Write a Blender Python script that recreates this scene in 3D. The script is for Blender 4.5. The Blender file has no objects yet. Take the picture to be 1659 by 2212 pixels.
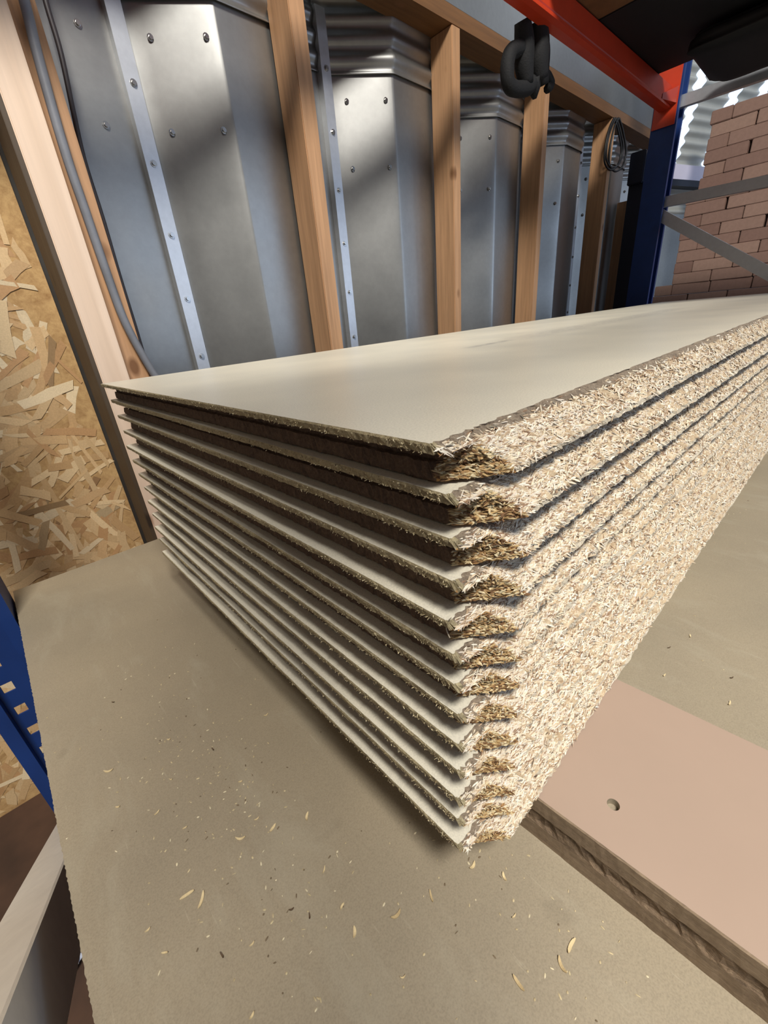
import bpy, math, random
import numpy as np
from mathutils import Matrix, Vector

random.seed(7)
rng = np.random.default_rng(7)
S = bpy.context.scene
COL = S.collection

# ------------------------------------------------------------------ camera
# world: x along the panels' long edge, y away to the steel wall, z up,
# origin at the near top corner of the panel stack.
F_PX = 895.0
R = np.array([[0.72419219, -0.68459434, -0.08292316],
              [-0.34138708, -0.25143197, -0.90566927],
              [0.59916653, 0.68418751, -0.41579674]])   # rows: right, down, forward
CAM = np.array([-0.12034, -0.10243, 0.0452])
cd = bpy.data.cameras.new('camera')
cd.sensor_fit = 'HORIZONTAL'
cd.sensor_width = 36.0
cd.lens = 36.0 * F_PX / 1659.0
cd.clip_start = 0.01
cam = bpy.data.objects.new('camera', cd)
COL.objects.link(cam)
m = Matrix.Identity(4)
for i in range(3):
    m[i][0] = R[0][i]
    m[i][1] = -R[1][i]
    m[i][2] = -R[2][i]
    m[i][3] = CAM[i]
cam.matrix_world = m
S.camera = cam


def hit(px, py, axis, val):
    """where the photo pixel's ray meets the plane axis = val"""
    w = R.T @ np.array([px - 829.5, py - 1106.0, F_PX])
    t = (val - CAM[axis]) / w[axis]
    return CAM + t * w


# ------------------------------------------------------------------ light
S.view_settings.view_transform = 'Standard'
S.view_settings.look = 'None'
S.view_settings.exposure = 0.0
S.view_settings.gamma = 1.0
S.view_settings.use_curve_mapping = False

wd = bpy.data.worlds.new('world')
S.world = wd
wd.use_nodes = True
wd.node_tree.nodes['Background'].inputs[0].default_value = (0.80, 0.88, 1.0, 1)
wd.node_tree.nodes['Background'].inputs[1].default_value = 0.11


def area(name, loc, target, sx, sy, watts, col):
    ld = bpy.data.lights.new(name, 'AREA')
    ld.shape = 'RECTANGLE'
    ld.size = sx
    ld.size_y = sy
    ld.energy = watts
    ld.color = col
    o = bpy.data.objects.new(name, ld)
    COL.objects.link(o)
    o.location = loc
    d = Vector(target) - Vector(loc)
    o.rotation_euler = d.to_track_quat('-Z', 'Y').to_euler()
    return o


area('workshop_lamp', (-0.62, -1.5, 3.05), (0.2, 0.3, -0.1), 1.0, 0.7, 212, (1.0, 0.96, 0.89))
area('far_rooflight', (4.7, -0.1, 2.6), (3.9, 0.8, 0.5), 1.2, 1.2, 11, (0.80, 0.88, 1.0))
area('doorway_daylight', (3.8, -4.0, 0.75), (1.4, 0.8, 0.1), 5.0, 2.4, 90, (0.60, 0.75, 1.0))

# ------------------------------------------------------------------ material helpers
def new_mat(name):
    mt = bpy.data.materials.new(name)
    mt.use_nodes = True
    nt = mt.node_tree
    return mt, nt, nt.nodes['Principled BSDF']


def N(nt, kind, **kw):
    n = nt.nodes.new(kind)
    for k, v in kw.items():
        if k.startswith('i_'):
            n.inputs[k[2:].replace('_', ' ')].default_value = v
        else:
            setattr(n, k, v)
    return n


def ramp(nt, fac, stops):
    r = nt.nodes.new('ShaderNodeValToRGB')
    els = r.color_ramp.elements
    while len(els) < len(stops):
        els.new(0.5)
    for e, (p, c) in zip(els, stops):
        e.position = p
        e.color = (*c, 1) if len(c) == 3 else c
    nt.links.new(fac, r.inputs[0])
    return r.outputs[0]


def mix(nt, fac, a, b, mode='MIX'):
    n = nt.nodes.new('ShaderNodeMix')
    n.data_type = 'RGBA'
    n.blend_type = mode
    for sock, v in ((0, fac), (6, a), (7, b)):
        if hasattr(v, 'is_output'):
            nt.links.new(v, n.inputs[sock])
        else:
            n.inputs[sock].default_value = v if sock == 0 else (*v, 1)
    return n.outputs[2]


def coords(nt, scale=(1, 1, 1)):
    tc = nt.nodes.new('ShaderNodeTexCoord')
    mp = nt.nodes.new('ShaderNodeMapping')
    mp.inputs['Scale'].default_value = scale
    nt.links.new(tc.outputs['Object'], mp.inputs[0])
    return mp.outputs[0]


def noise(nt, vec, scale, detail=4, rough=0.55, dist=0.0):
    n = nt.nodes.new('ShaderNodeTexNoise')
    n.inputs['Scale'].default_value = scale
    n.inputs['Detail'].default_value = detail
    n.inputs['Roughness'].default_value = rough
    n.inputs['Distortion'].default_value = dist
    nt.links.new(vec, n.inputs['Vector'])
    return n.outputs[0]


def bump(nt, b, height, strength, dist):
    n = nt.nodes.new('ShaderNodeBump')
    n.inputs['Strength'].default_value = strength
    n.inputs['Distance'].default_value = dist
    nt.links.new(height, n.inputs['Height'])
    nt.links.new(n.outputs[0], b.inputs['Normal'])


def lin(r, g, b):
    """sRGB 0-255 to linear"""
    out = []
    for c in (r, g, b):
        c /= 255.0
        out.append(c / 12.92 if c <= 0.04045 else ((c + 0.055) / 1.055) ** 2.4)
    return tuple(out)


def plain(name, col, rough=0.5, metal=0.0, var=0.12, scale=30, bmp=0.0):
    mt, nt, b = new_mat(name)
    v = coords(nt)
    f = noise(nt, v, scale, 5)
    lo = tuple(c * (1 - var) for c in col)
    hi = tuple(min(1, c * (1 + var)) for c in col)
    nt.links.new(ramp(nt, f, [(0.3, lo), (0.7, hi)]), b.inputs['Base Color'])
    b.inputs['Roughness'].default_value = rough
    b.inputs['Metallic'].default_value = metal
    if bmp:
        bump(nt, b, f, bmp, 0.002)
    return mt


def board_face(name, col, stamp=False, dusty=False, rough=0.42):
    """sanded chipboard face: fine speckle, faint clouding, hairline scratches"""
    mt, nt, b = new_mat(name)
    v = coords(nt)
    fine = noise(nt, v, 900, 3, 0.6)
    cloud = noise(nt, v, 7, 3, 0.5)
    c1 = ramp(nt, fine, [(0.32, tuple(x * 0.86 for x in col)), (0.5, col), (0.72, tuple(min(1, x * 1.1) for x in col))])
    c2 = ramp(nt, cloud, [(0.3, (0.90, 0.90, 0.90)), (0.7, (1.06, 1.05, 1.03))])
    c = mix(nt, 1.0, c1, c2, 'MULTIPLY')
    flake = noise(nt, coords(nt, (1, 0.35, 1)), 160, 4, 0.7)
    c = mix(nt, ramp(nt, flake, [(0.66, (0, 0, 0)), (0.74, (0.5, 0.5, 0.5))]), c, tuple(x * 1.22 for x in col))
    if dusty:
        d = noise(nt, coords(nt, (2.4, 0.8, 1)), 9, 6, 0.65, 0.6)
        c = mix(nt, ramp(nt, d, [(0.52, (0, 0, 0)), (0.75, (0.42, 0.42, 0.42))]), c, lin(178, 170, 150))
        sc = noise(nt, coords(nt, (14, 0.7, 1)), 18, 3, 0.7)
        c = mix(nt, ramp(nt, sc, [(0.66, (0, 0, 0)), (0.70, (0.25, 0.25, 0.25))]), c, lin(190, 180, 158))
        spot = noise(nt, v, 26, 2, 0.5)
        c = mix(nt, ramp(nt, spot, [(0.74, (0, 0, 0)), (0.80, (0.12, 0.12, 0.12))]), c, lin(70, 64, 52))
    if stamp:
        # smudged grey ink print running along the panel near its back edge
        tc = nt.nodes.new('ShaderNodeTexCoord')
        sp = nt.nodes.new('ShaderNodeSeparateXYZ')
        nt.links.new(tc.outputs['Object'], sp.inputs[0])

        def band(sock, lo, hi, soft):
            a = N(nt, 'ShaderNodeMapRange'); a.inputs[1].default_value = lo - soft; a.inputs[2].default_value = lo + soft
            q = N(nt, 'ShaderNodeMapRange'); q.inputs[1].default_value = hi + soft; q.inputs[2].default_value = hi - soft
            nt.links.new(sock, a.inputs[0]); nt.links.new(sock, q.inputs[0])
            p = N(nt, 'ShaderNodeMath', operation='MULTIPLY')
            nt.links.new(a.outputs[0], p.inputs[0]); nt.links.new(q.outputs[0], p.inputs[1])
            return p.outputs[0]

        def mul(a, q):
            p = N(nt, 'ShaderNodeMath', operation='MULTIPLY')
            for s, t in ((a, p.inputs[0]), (q, p.inputs[1])):
                if hasattr(s, 'is_output'):
                    nt.links.new(s, t)
                else:
                    t.default_value = s
            return p.outputs[0]
        blot = ramp(nt, noise(nt, coords(nt, (5, 40, 1)), 9, 4, 0.7), [(0.38, (0, 0, 0)), (0.6, (1, 1, 1))])
        k1 = mul(mul(band(sp.outputs[0], 0.38, 0.49, 0.008), band(sp.outputs[1], 0.256, 0.272, 0.004)), blot)
        k2 = mul(mul(mul(band(sp.outputs[0], 0.50, 1.35, 0.03), band(sp.outputs[1], 0.235, 0.295, 0.012)), blot), 0.55)
        mx = N(nt, 'ShaderNodeMath', operation='MAXIMUM')
        nt.links.new(k1, mx.inputs[0]); nt.links.new(k2, mx.inputs[1])
        c = mix(nt, mul(mx.outputs[0], 0.6), c, lin(120, 118, 122))
    nt.links.new(c, b.inputs['Base Color'])
    b.inputs['Roughness'].default_value = rough
    bump(nt, b, fine, 0.12, 0.0006)
    return mt


def core_mat(name, stops, scale, stretch=(1, 1, 1), bstr=0.9):
    mt, nt, b = new_mat(name)
    v = coords(nt, stretch)
    f = noise(nt, v, scale, 6, 0.75, 0.8)
    g = noise(nt, coords(nt), scale * 3, 4, 0.7)
    c = mix(nt, 0.35, ramp(nt, f, stops), ramp(nt, g, stops))
    nt.links.new(c, b.inputs['Base Color'])
    b.inputs['Roughness'].default_value = 0.85
    bump(nt, b, f, bstr, 0.0015)
    return mt


def attr_mat(name, rough=0.8, grain=True):
    """colour carried per flake by the mesh, with fine fibre grain on top"""
    mt, nt, b = new_mat(name)
    a = N(nt, 'ShaderNodeVertexColor', layer_name='Col')
    c = a.outputs[0]
    if grain:
        g = noise(nt, coords(nt), 320, 4, 0.7)
        c = mix(nt, 0.6, c, ramp(nt, g, [(0.3, (0.72, 0.68, 0.62)), (0.7, (1.05, 1.03, 1.0))]), 'MULTIPLY')
        bump(nt, b, g, 0.3, 0.0008)
    nt.links.new(c, b.inputs['Base Color'])
    b.inputs['Roughness'].default_value = rough
    return mt


def timber(name, col, knots=(120, 82, 50), axis='z', dark=0.75):
    mt, nt, b = new_mat(name)
    st = {'z': (1, 1, 0.05), 'x': (0.05, 1, 1)}[axis]
    g = noise(nt, coords(nt, st), 95, 5, 0.6, 0.4)
    big = noise(nt, coords(nt, st), 16, 2, 0.5, 0.6)
    c = ramp(nt, g, [(0.3, tuple(x * dark for x in col)), (0.6, col), (0.8, tuple(min(1, x * 1.1) for x in col))])
    c = mix(nt, 0.5, c, ramp(nt, big, [(0.35, (0.80, 0.72, 0.62)), (0.65, (1.05, 1.03, 1.0))]), 'MULTIPLY')
    vo = nt.nodes.new('ShaderNodeTexVoronoi')
    vo.inputs['Scale'].default_value = 9.0
    kst = {'z': (1, 1, 0.55), 'x': (0.55, 1, 1)}[axis]
    nt.links.new(coords(nt, kst), vo.inputs['Vector'])
    k = ramp(nt, vo.outputs['Distance'], [(0.07, (1, 1, 1)), (0.13, (0, 0, 0))])
    c = mix(nt, k, c, lin(*knots))
    nt.links.new(c, b.inputs['Base Color'])
    b.inputs['Roughness'].default_value = 0.62
    bump(nt, b, g, 0.15, 0.001)
    return mt


def galv(name, col=(0.30, 0.30, 0.29), rough=0.40, metal=0.85):
    mt, nt, b = new_mat(name)
    v = coords(nt)
    sp = noise(nt, v, 60, 4, 0.6)
    cl = noise(nt, v, 3.0, 3, 0.5)
    c = mix(nt, 0.5, ramp(nt, sp, [(0.3, tuple(x * 0.9 for x in col)), (0.7, tuple(x * 1.08 for x in col))]),
            ramp(nt, cl, [(0.3, tuple(x * 0.88 for x in col)), (0.7, tuple(x * 1.1 for x in col))]))
    nt.links.new(c, b.inputs['Base Color'])
    b.inputs['Metallic'].default_value = metal
    r = ramp(nt, cl, [(0.3, (rough * 0.85,) * 3), (0.7, (rough * 1.2,) * 3)])
    nt.links.new(r, b.inputs['Roughness'])
    bump(nt, b, cl, 0.10, 0.02)
    return mt


M = {}
M['face'] = board_face('chipboard_face', lin(224, 218, 200))
M['face_top'] = board_face('chipboard_face_printed', lin(224, 218, 200), stamp=True, rough=0.36)
M['base'] = board_face('shelf_board_face', lin(158, 146, 125), dusty=True, rough=0.45)
M['lip'] = core_mat('chipboard_lip_edge', [(0.3, lin(98, 84, 62)), (0.45, lin(166, 150, 116)), (0.62, lin(200, 186, 148)), (0.75, lin(236, 226, 196))], 330, bstr=1.0)
M['core'] = core_mat('chipboard_core_edge', [(0.28, lin(104, 78, 56)), (0.42, lin(182, 154, 120)), (0.6, lin(220, 200, 166)), (0.78, lin(240, 228, 202))], 230, (0.3, 1, 1))
M['skin'] = core_mat('chipboard_shaded_skin', [(0.3, lin(92, 76, 62)), (0.48, lin(146, 128, 108)), (0.66, lin(182, 166, 142)), (0.8, lin(214, 204, 186))], 420)  # dense edge skin, darkened too for the shade under the panel above
M['torn'] = core_mat('torn_core', [(0.28, lin(84, 54, 30)), (0.45, lin(150, 106, 62)), (0.62, lin(196, 154, 98)), (0.8, lin(228, 198, 142))], 190, (0.6, 0.6, 1))
M['rim'] = core_mat('chipboard_lower_rim', [(0.25, lin(180, 160, 130)), (0.5, lin(224, 210, 184)), (0.75, lin(246, 240, 224))], 500)
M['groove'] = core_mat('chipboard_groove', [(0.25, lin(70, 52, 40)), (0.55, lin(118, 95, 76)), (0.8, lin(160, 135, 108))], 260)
M['strand'] = attr_mat('wood_strand')
M['osb_flake'] = attr_mat('osb_flake', 0.6)
M['osb'] = core_mat('osb_base', [(0.3, lin(150, 110, 66)), (0.6, lin(205, 168, 115))], 30, bstr=0.3)
M['pink_timber'] = timber('pale_planed_timber', lin(232, 208, 186), (178, 140, 112), dark=0.93)
M['timber'] = timber('orange_softwood', lin(190, 148, 110))
M['plate'] = timber('dark_softwood', lin(122, 86, 50), axis='x')
M['shade_wood'] = timber('shaded_dirty_wood', lin(84, 70, 54), (50, 40, 30))  # shade and grime of the stud's side, put into the colour
M['galv'] = galv('galvanised_sheet')
M['galv2'] = galv('galvanised_brace', (0.58, 0.60, 0.63), 0.42, 0.7)
M['galv_lit'] = galv('lit_galvanised_brace', (0.80, 0.77, 0.70), 0.5, 0.3)  # paler copy of the brace zinc, its catch of light put into the colour
M['blue'] = plain('blue_paint', lin(17, 52, 114), 0.5, 0.0, 0.15, 12)
M['navy'] = plain('navy_paint', lin(16, 24, 44), 0.5, 0.0, 0.2, 12)
M['orange'] = plain('orange_paint', lin(196, 62, 34), 0.36, 0.0, 0.08, 14)
M['black'] = plain('black_webbing', lin(14, 14, 16), 0.8, 0.0, 0.4, 220, 0.5)
M['tarp'] = plain('black_tarpaulin', lin(13, 13, 18), 0.7, 0.0, 0.3, 6)
M['brown_ply'] = plain('brown_plywood', lin(110, 76, 46), 0.7, 0.0, 0.2, 18)
M['cable_grey'] = plain('grey_cable_sheath', lin(120, 122, 128), 0.5)
M['cable_dark'] = plain('dark_cable_sheath', lin(52, 46, 48), 0.5)
M['cable_black'] = plain('black_cable_sheath', lin(18, 18, 18), 0.5)
M['screw'] = galv('screw_zinc', (0.45, 0.44, 0.42), 0.3, 1.0)
M['mdf'] = plain('pinkish_bearer_face', lin(172, 149, 132), 0.40, 0.0, 0.05, 5)
M['mdf_edge'] = core_mat('bearer_edge', [(0.3, lin(108, 90, 72)), (0.6, lin(150, 130, 106)), (0.8, lin(172, 150, 122))], 120, (1, 0.2, 1), 0.4)
M['mdf_core'] = core_mat('bearer_core_tear', [(0.3, lin(66, 52, 40)), (0.6, lin(140, 118, 94)), (0.8, lin(196, 176, 146))], 190, (1, 0.3, 1), 1.0)
M['floor'] = plain('dirty_brown_floor', lin(70, 48, 34), 0.8, 0.0, 0.35, 9, 0.2)
M['brick'] = None
M['white_panel'] = plain('white_board', lin(226, 220, 236), 0.6, 0.0, 0.03, 6)
M['corr'] = plain('corrugated_cladding', lin(176, 176, 168), 0.5, 0.1, 0.05, 10)
M['plastic'] = plain('grey_white_plastic', lin(180, 184, 196), 0.5, 0.0, 0.15, 20)


def brick_mat():
    mt, nt, b = new_mat('pink_brick')
    oi = nt.nodes.new('ShaderNodeObjectInfo')
    c = ramp(nt, oi.outputs['Random'], [(0.0, lin(148, 116, 104)), (0.5, lin(164, 132, 118)), (1.0, lin(178, 146, 130))])
    f = noise(nt, coords(nt), 60, 5, 0.6)
    c = mix(nt, 0.5, c, ramp(nt, f, [(0.3, (0.8, 0.78, 0.76)), (0.7, (1.08, 1.06, 1.04))]), 'MULTIPLY')
    nt.links.new(c, b.inputs['Base Color'])
    b.inputs['Roughness'].default_value = 0.9
    bump(nt, b, f, 0.4, 0.002)
    return mt


M['brick'] = brick_mat()


def lit_mat():
    # translucent roof-light strip with daylight behind it
    mt, nt, b = new_mat('translucent_strip_lit_by_sky')
    b.inputs['Base Color'].default_value = (0.8, 0.86, 1, 1)
    b.inputs['Roughness'].default_value = 0.5
    b.inputs['Emission Color'].default_value = (0.62, 0.76, 1.0, 1)
    b.inputs['Emission Strength'].default_value = 1.05
    return mt


M['lit'] = lit_mat()

# ------------------------------------------------------------------ object helpers
def link(name, me, mats, parent=None):
    for mt in (mats if isinstance(mats, (list, tuple)) else [mats]):
        me.materials.append(M[mt])
    o = bpy.data.objects.new(name, me)
    COL.objects.link(o)
    if parent is not None:
        o.parent = parent
    return o


def tag(o, label=None, cat=None, group=None, kind=None):
    if label: o['label'] = label
    if cat: o['category'] = cat
    if group: o['group'] = group
    if kind: o['kind'] = kind
    return o


def empty(name, loc=(0, 0, 0)):
    o = bpy.data.objects.new(name, None)
    COL.objects.link(o)
    o.location = loc
    o.empty_display_size = 0.05
    return o


class MB:
    def __init__(self):
        self.v = []; self.f = []; self.mi = []

    def poly(self, pts, faces, mi=0):
        b = len(self.v)
        self.v += [tuple(p) for p in pts]
        for f in faces:
            self.f.append([b + i for i in f]); self.mi.append(mi)

    def box(self, x0, x1, y0, y1, z0, z1, mi=0, bev=0.0):
        p = [(x, y, z) for z in (z0, z1) for y in (y0, y1) for x in (x0, x1)]
        self.poly(p, [(0, 2, 3, 1), (4, 5, 7, 6), (0, 1, 5, 4), (2, 6, 7, 3), (0, 4, 6, 2), (1, 3, 7, 5)], mi)

    def bar(self, a, b, w, h, up=(0, 0, 1), mi=0):
        """box from a to b; w sideways, h along up"""
        a = Vector(a); b = Vector(b); d = (b - a).normalized()
        u = Vector(up); u = (u - d * u.dot(d)).normalized(); s = d.cross(u)
        p = [e + s * (i * w / 2) + u * (j * h / 2) for e in (a, b) for j in (-1, 1) for i in (-1, 1)]
        self.poly(p, [(0, 1, 3, 2), (4, 6, 7, 5), (0, 4, 5, 1), (2, 3, 7, 6), (0, 2, 6, 4), (1, 5, 7, 3)], mi)

    def extrude_z(self, prof, z0, z1, mi=0, closed=True):
        n = len(prof)
        pts = [(x, y, z0) for x, y in prof] + [(x, y, z1) for x, y in prof]
        fs = [(i, (i + 1) % n, n + (i + 1) % n, n + i) for i in range(n if closed else n - 1)]
        if closed:
            fs += [tuple(range(n - 1, -1, -1)), tuple(range(n, 2 * n))]
        self.poly(pts, fs, mi)

    def tube(self, pts, r, n=8, mi=0, rad=None):
        pts = [Vector(p) for p in pts]
        ring = []
        up = Vector((0.3, 0.2, 1)).normalized()
        base = len(self.v)
        for i, p in enumerate(pts):
            d = (pts[min(i + 1, len(pts) - 1)] - pts[max(i - 1, 0)]).normalized()
            s = d.cross(up)
            if s.length < 1e-3: s = d.cross(Vector((1, 0, 0)))
            s.normalize(); t = s.cross(d)
            rr = rad[i] if rad else r
            for k in range(n):
                a = 2 * math.pi * k / n
                self.v.append(tuple(p + s * (rr * math.cos(a)) + t * (rr * math.sin(a))))
        for i in range(len(pts) - 1):
            for k in range(n):
                a = base + i * n + k; b = base + i * n + (k + 1) % n
                self.f.append([a, b, b + n, a + n]); self.mi.append(mi)
        self.f.append([base + k for k in range(n)][::-1]); self.mi.append(mi)
        e = base + (len(pts) - 1) * n
        self.f.append([e + k for k in range(n)]); self.mi.append(mi)

    def mesh(self, name, smooth=False, bevel=0.0):
        me = bpy.data.meshes.new(name)
        me.from_pydata(self.v, [], self.f)
        me.polygons.foreach_set('material_index', self.mi)
        if smooth:
            me.polygons.foreach_set('use_smooth', [True] * len(self.f))
        me.update()
        if bevel:
            import bmesh
            bm = bmesh.new(); bm.from_mesh(me)
            bmesh.ops.recalc_face_normals(bm, faces=bm.faces)
            bmesh.ops.bevel(bm, geom=list(bm.edges), offset=bevel, segments=2, affect='EDGES', clamp_overlap=True)
            bm.to_mesh(me); bm.free()
        return me

    def build(self, name, mats, parent=None, smooth=False, bevel=0.0):
        return link(name, self.mesh(name, smooth, bevel), mats, parent)


def spline(ctrl, n):
    """Catmull-Rom through control points"""
    c = [Vector(p) for p in ctrl]
    c = [c[0] * 2 - c[1]] + c + [c[-1] * 2 - c[-2]]
    out = []
    for i in range(1, len(c) - 2):
        for k in range(n):
            t = k / n
            p0, p1, p2, p3 = c[i - 1:i + 3]
            out.append(0.5 * ((2 * p1) + (p2 - p0) * t + (2 * p0 - 5 * p1 + 4 * p2 - p3) * t * t + (3 * p1 - p0 - 3 * p2 + p3) * t ** 3))
    out.append(c[-2])
    return out


def flakes(name, P, D, Nn, L, W, T, C, mat, parent=None, zlim=None, lift=0.0):
    """many thin pointed wood slivers in one mesh. P centres, D directions, Nn flat normals"""
    n = len(P)
    D = D / np.linalg.norm(D, axis=1)[:, None]
    Nn = Nn - D * (Nn * D).sum(1)[:, None]
    Nn = Nn / np.linalg.norm(Nn, axis=1)[:, None]
    B = np.cross(Nn, D)
    if zlim is not None:
        half = np.abs(D[:, 2]) * L / 2 + np.abs(B[:, 2]) * W / 2 + T
        lo, hi = zlim
        L = np.where(half > (hi - lo) * 0.48, L * (hi - lo) * 0.48 / half, L)
        half = np.abs(D[:, 2]) * L / 2 + np.abs(B[:, 2]) * W / 2 + T
        P = P.copy(); P[:, 2] = np.clip(P[:, 2], lo + half, hi - half)
    L = L[:, None]; W = W[:, None]; T = T[:, None]
    sk = (rng.random((n, 1)) - 0.5) * 0.5
    V = np.stack([P - D * L / 2, P + D * L / 2,
                  P - D * L * (0.22 + sk * 0.3) + B * W / 2, P + D * L * (0.25 - sk * 0.3) + B * W / 2,
                  P - D * L * (0.25 + sk * 0.3) - B * W / 2, P + D * L * (0.22 - sk * 0.3) - B * W / 2,
                  P - D * L * 0.2 + Nn * T, P + D * L * 0.2 + Nn * T], 1)
    V[:, :, 2] += lift * V[:, :, 0]
    tri = np.array([[0, 2, 6], [2, 3, 7], [2, 7, 6], [3, 1, 7], [0, 6, 4], [4, 6, 7], [4, 7, 5], [5, 7, 1]])
    tri = tri[:, ::-1]
    F = (np.arange(n)[:, None, None] * 8 + tri[None]).reshape(-1)
    me = bpy.data.meshes.new(name)
    me.vertices.add(n * 8)
    me.vertices.foreach_set('co', V.reshape(-1).astype(np.float32))
    nf = n * 8
    me.loops.add(nf * 3)
    me.loops.foreach_set('vertex_index', F.astype(np.int32))
    me.polygons.add(nf)
    me.polygons.foreach_set('loop_start', np.arange(0, nf * 3, 3, dtype=np.int32))
    me.polygons.foreach_set('loop_total', np.full(nf, 3, dtype=np.int32))
    ca = me.color_attributes.new('Col', 'FLOAT_COLOR', 'POINT')
    cc = np.ones((n, 8, 4), np.float32); cc[:, :, :3] = C[:, None, :]
    ca.data.foreach_set('color', cc.reshape(-1))
    me.update(); me.validate()
    o = link(name, me, mat, parent)
    o['kind'] = 'stuff'
    return o


def pick(pal, n, jit=0.12):
    pal = np.array([lin(*c) for c in pal])
    c = pal[rng.integers(0, len(pal), n)]
    return np.clip(c * (1 + (rng.random((n, 1)) - 0.5) * 2 * jit), 0, 1)


# ------------------------------------------------------------------ setting
FLOOR = -1.05
WALL_Y = 1.19
mb = MB(); mb.box(-2.2, 7.0, -5.0, 1.45, FLOOR - 0.05, FLOOR)
tag(mb.build('floor', 'floor'), 'dark dirty brown workshop floor', kind='structure')

# back wall: folded galvanised lining below, horizontally ribbed steel above
RIB_Z = 0.735
bays = [0.345 + 0.565 * i for i in range(7)]
wall = MB()
prof = [(0.06, WALL_Y)]
for bx in bays:
    prof += [(bx, WALL_Y), (bx + 0.03, WALL_Y), (bx + 0.195, WALL_Y - 0.113), (bx + 0.205, WALL_Y - 0.114), (bx + 0.41, WALL_Y - 0.108), (bx + 0.425, WALL_Y)]
prof += [(bays[-1] + 0.6, WALL_Y)]
for _ in range(2):                     # round the folds
    q = [prof[0]]
    for (xa, ya), (xb, yb) in zip(prof, prof[1:]):
        r_ = min(0.25, 0.022 / max(1e-6, math.hypot(xb - xa, yb - ya)))
        q += [(xa + (xb - xa) * r_, ya + (yb - ya) * r_), (xb - (xb - xa) * r_, yb - (yb - ya) * r_)]
    prof = q + [prof[-1]]
front = prof
back = [(x, WALL_Y + 0.02) for x, y in reversed(prof)]
wall.extrude_z(front, FLOOR, RIB_Z, closed=False)
wall.extrude_z(back, FLOOR, RIB_Z, closed=False)
wall_back = tag(wall.build('wall_back', 'galv', smooth=True), 'folded galvanised steel lining sheets behind the timber studs', kind='structure')


def prof_y(x):
    for (xa, ya), (xb, yb) in zip(prof, prof[1:]):
        if xa <= x <= xb:
            return ya + (yb - ya) * (x - xa) / (xb - xa + 1e-9)
    return WALL_Y


# ribbed upper sheets, one per bay, overlapping the lining
xs_all = [0.06] + bays + [bays[-1] + 0.6]
for i in range(len(xs_all) - 1):
    xa, xb = xs_all[i], xs_all[i + 1]
    xs = sorted(set([xa, xb] + [p[0] for p in prof if xa < p[0] < xb]))
    zs = np.arange(RIB_Z - 0.012, 1.75, 0.006)
    v = []; f = []
    for z in zs:
        ph = 2 * math.pi * (z - RIB_Z) / 0.045
        off = 0.005 * math.cos(ph)
        for x in xs:
            v.append((x, prof_y(x) - 0.007 + off, z))
    nx = len(xs)
    for a in range(len(zs) - 1):
        for b in range(nx - 1):
            f.append((a * nx + b, a * nx + b + 1, (a + 1) * nx + b + 1, (a + 1) * nx + b))
    me = bpy.data.meshes.new('ribbed_panel'); me.from_pydata(v, [], f); me.update()
    for p in me.polygons: p.use_smooth = True
    o = link('ribbed_panel', me, 'galv', wall_back)
    sm = o.modifiers.new('thick', 'SOLIDIFY'); sm.thickness = 0.0015; sm.offset = 1

# screwed seam strips
screw = MB()
ang = [2 * math.pi * k / 10 for k in range(10)]
for r0, r1, za, zb in ((0.0075, 0.0075, 0, 0.002), (0.005, 0.0045, 0.002, 0.006)):
    pts = [(r0 * math.cos(a), -za, r0 * math.sin(a)) for a in ang] + [(r1 * math.cos(a), -zb, r1 * math.sin(a)) for a in ang]
    screw.poly(pts, [(k, (k + 1) % 10, 10 + (k + 1) % 10, 10 + k) for k in range(10)] + [tuple(range(10, 20))])
screw_me = screw.mesh('screw'); screw_me.materials.append(M['screw'])


def put_screw(x, z, y=None, parent=None):
    o = bpy.data.objects.new('screw', screw_me); COL.objects.link(o)
    o.location = (x, (prof_y(x) if y is None else y), z); o.parent = parent or wall_back


for i, bx in enumerate(bays):
    sx0, sx1 = bx - 0.002, bx + 0.032
    st = MB()
    y0 = WALL_Y - 0.022
    st.poly([(sx0, WALL_Y, FLOOR), (sx0, y0, FLOOR), (sx1, y0, FLOOR), (sx1, WALL_Y, FLOOR),
             (sx0, WALL_Y, 0.86), (sx0, y0, 0.86), (sx1, y0, 0.86), (sx1, WALL_Y, 0.86)],
            [(0, 1, 5, 4), (1, 2, 6, 5), (2, 3, 7, 6), (4, 5, 6, 7), (0, 3, 2, 1)])
    s = st.build('seam_strip', 'galv2', wall_back)
    for z in np.arange(-0.87, 0.75, 0.145):
        put_screw(bx + 0.016, z + 0.005 * (i % 3), y0, s)
    for z in (0.50, 0.665):
        for dx in (0.075, 0.175, -0.06):
            put_screw(bx + dx, z)

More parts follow.
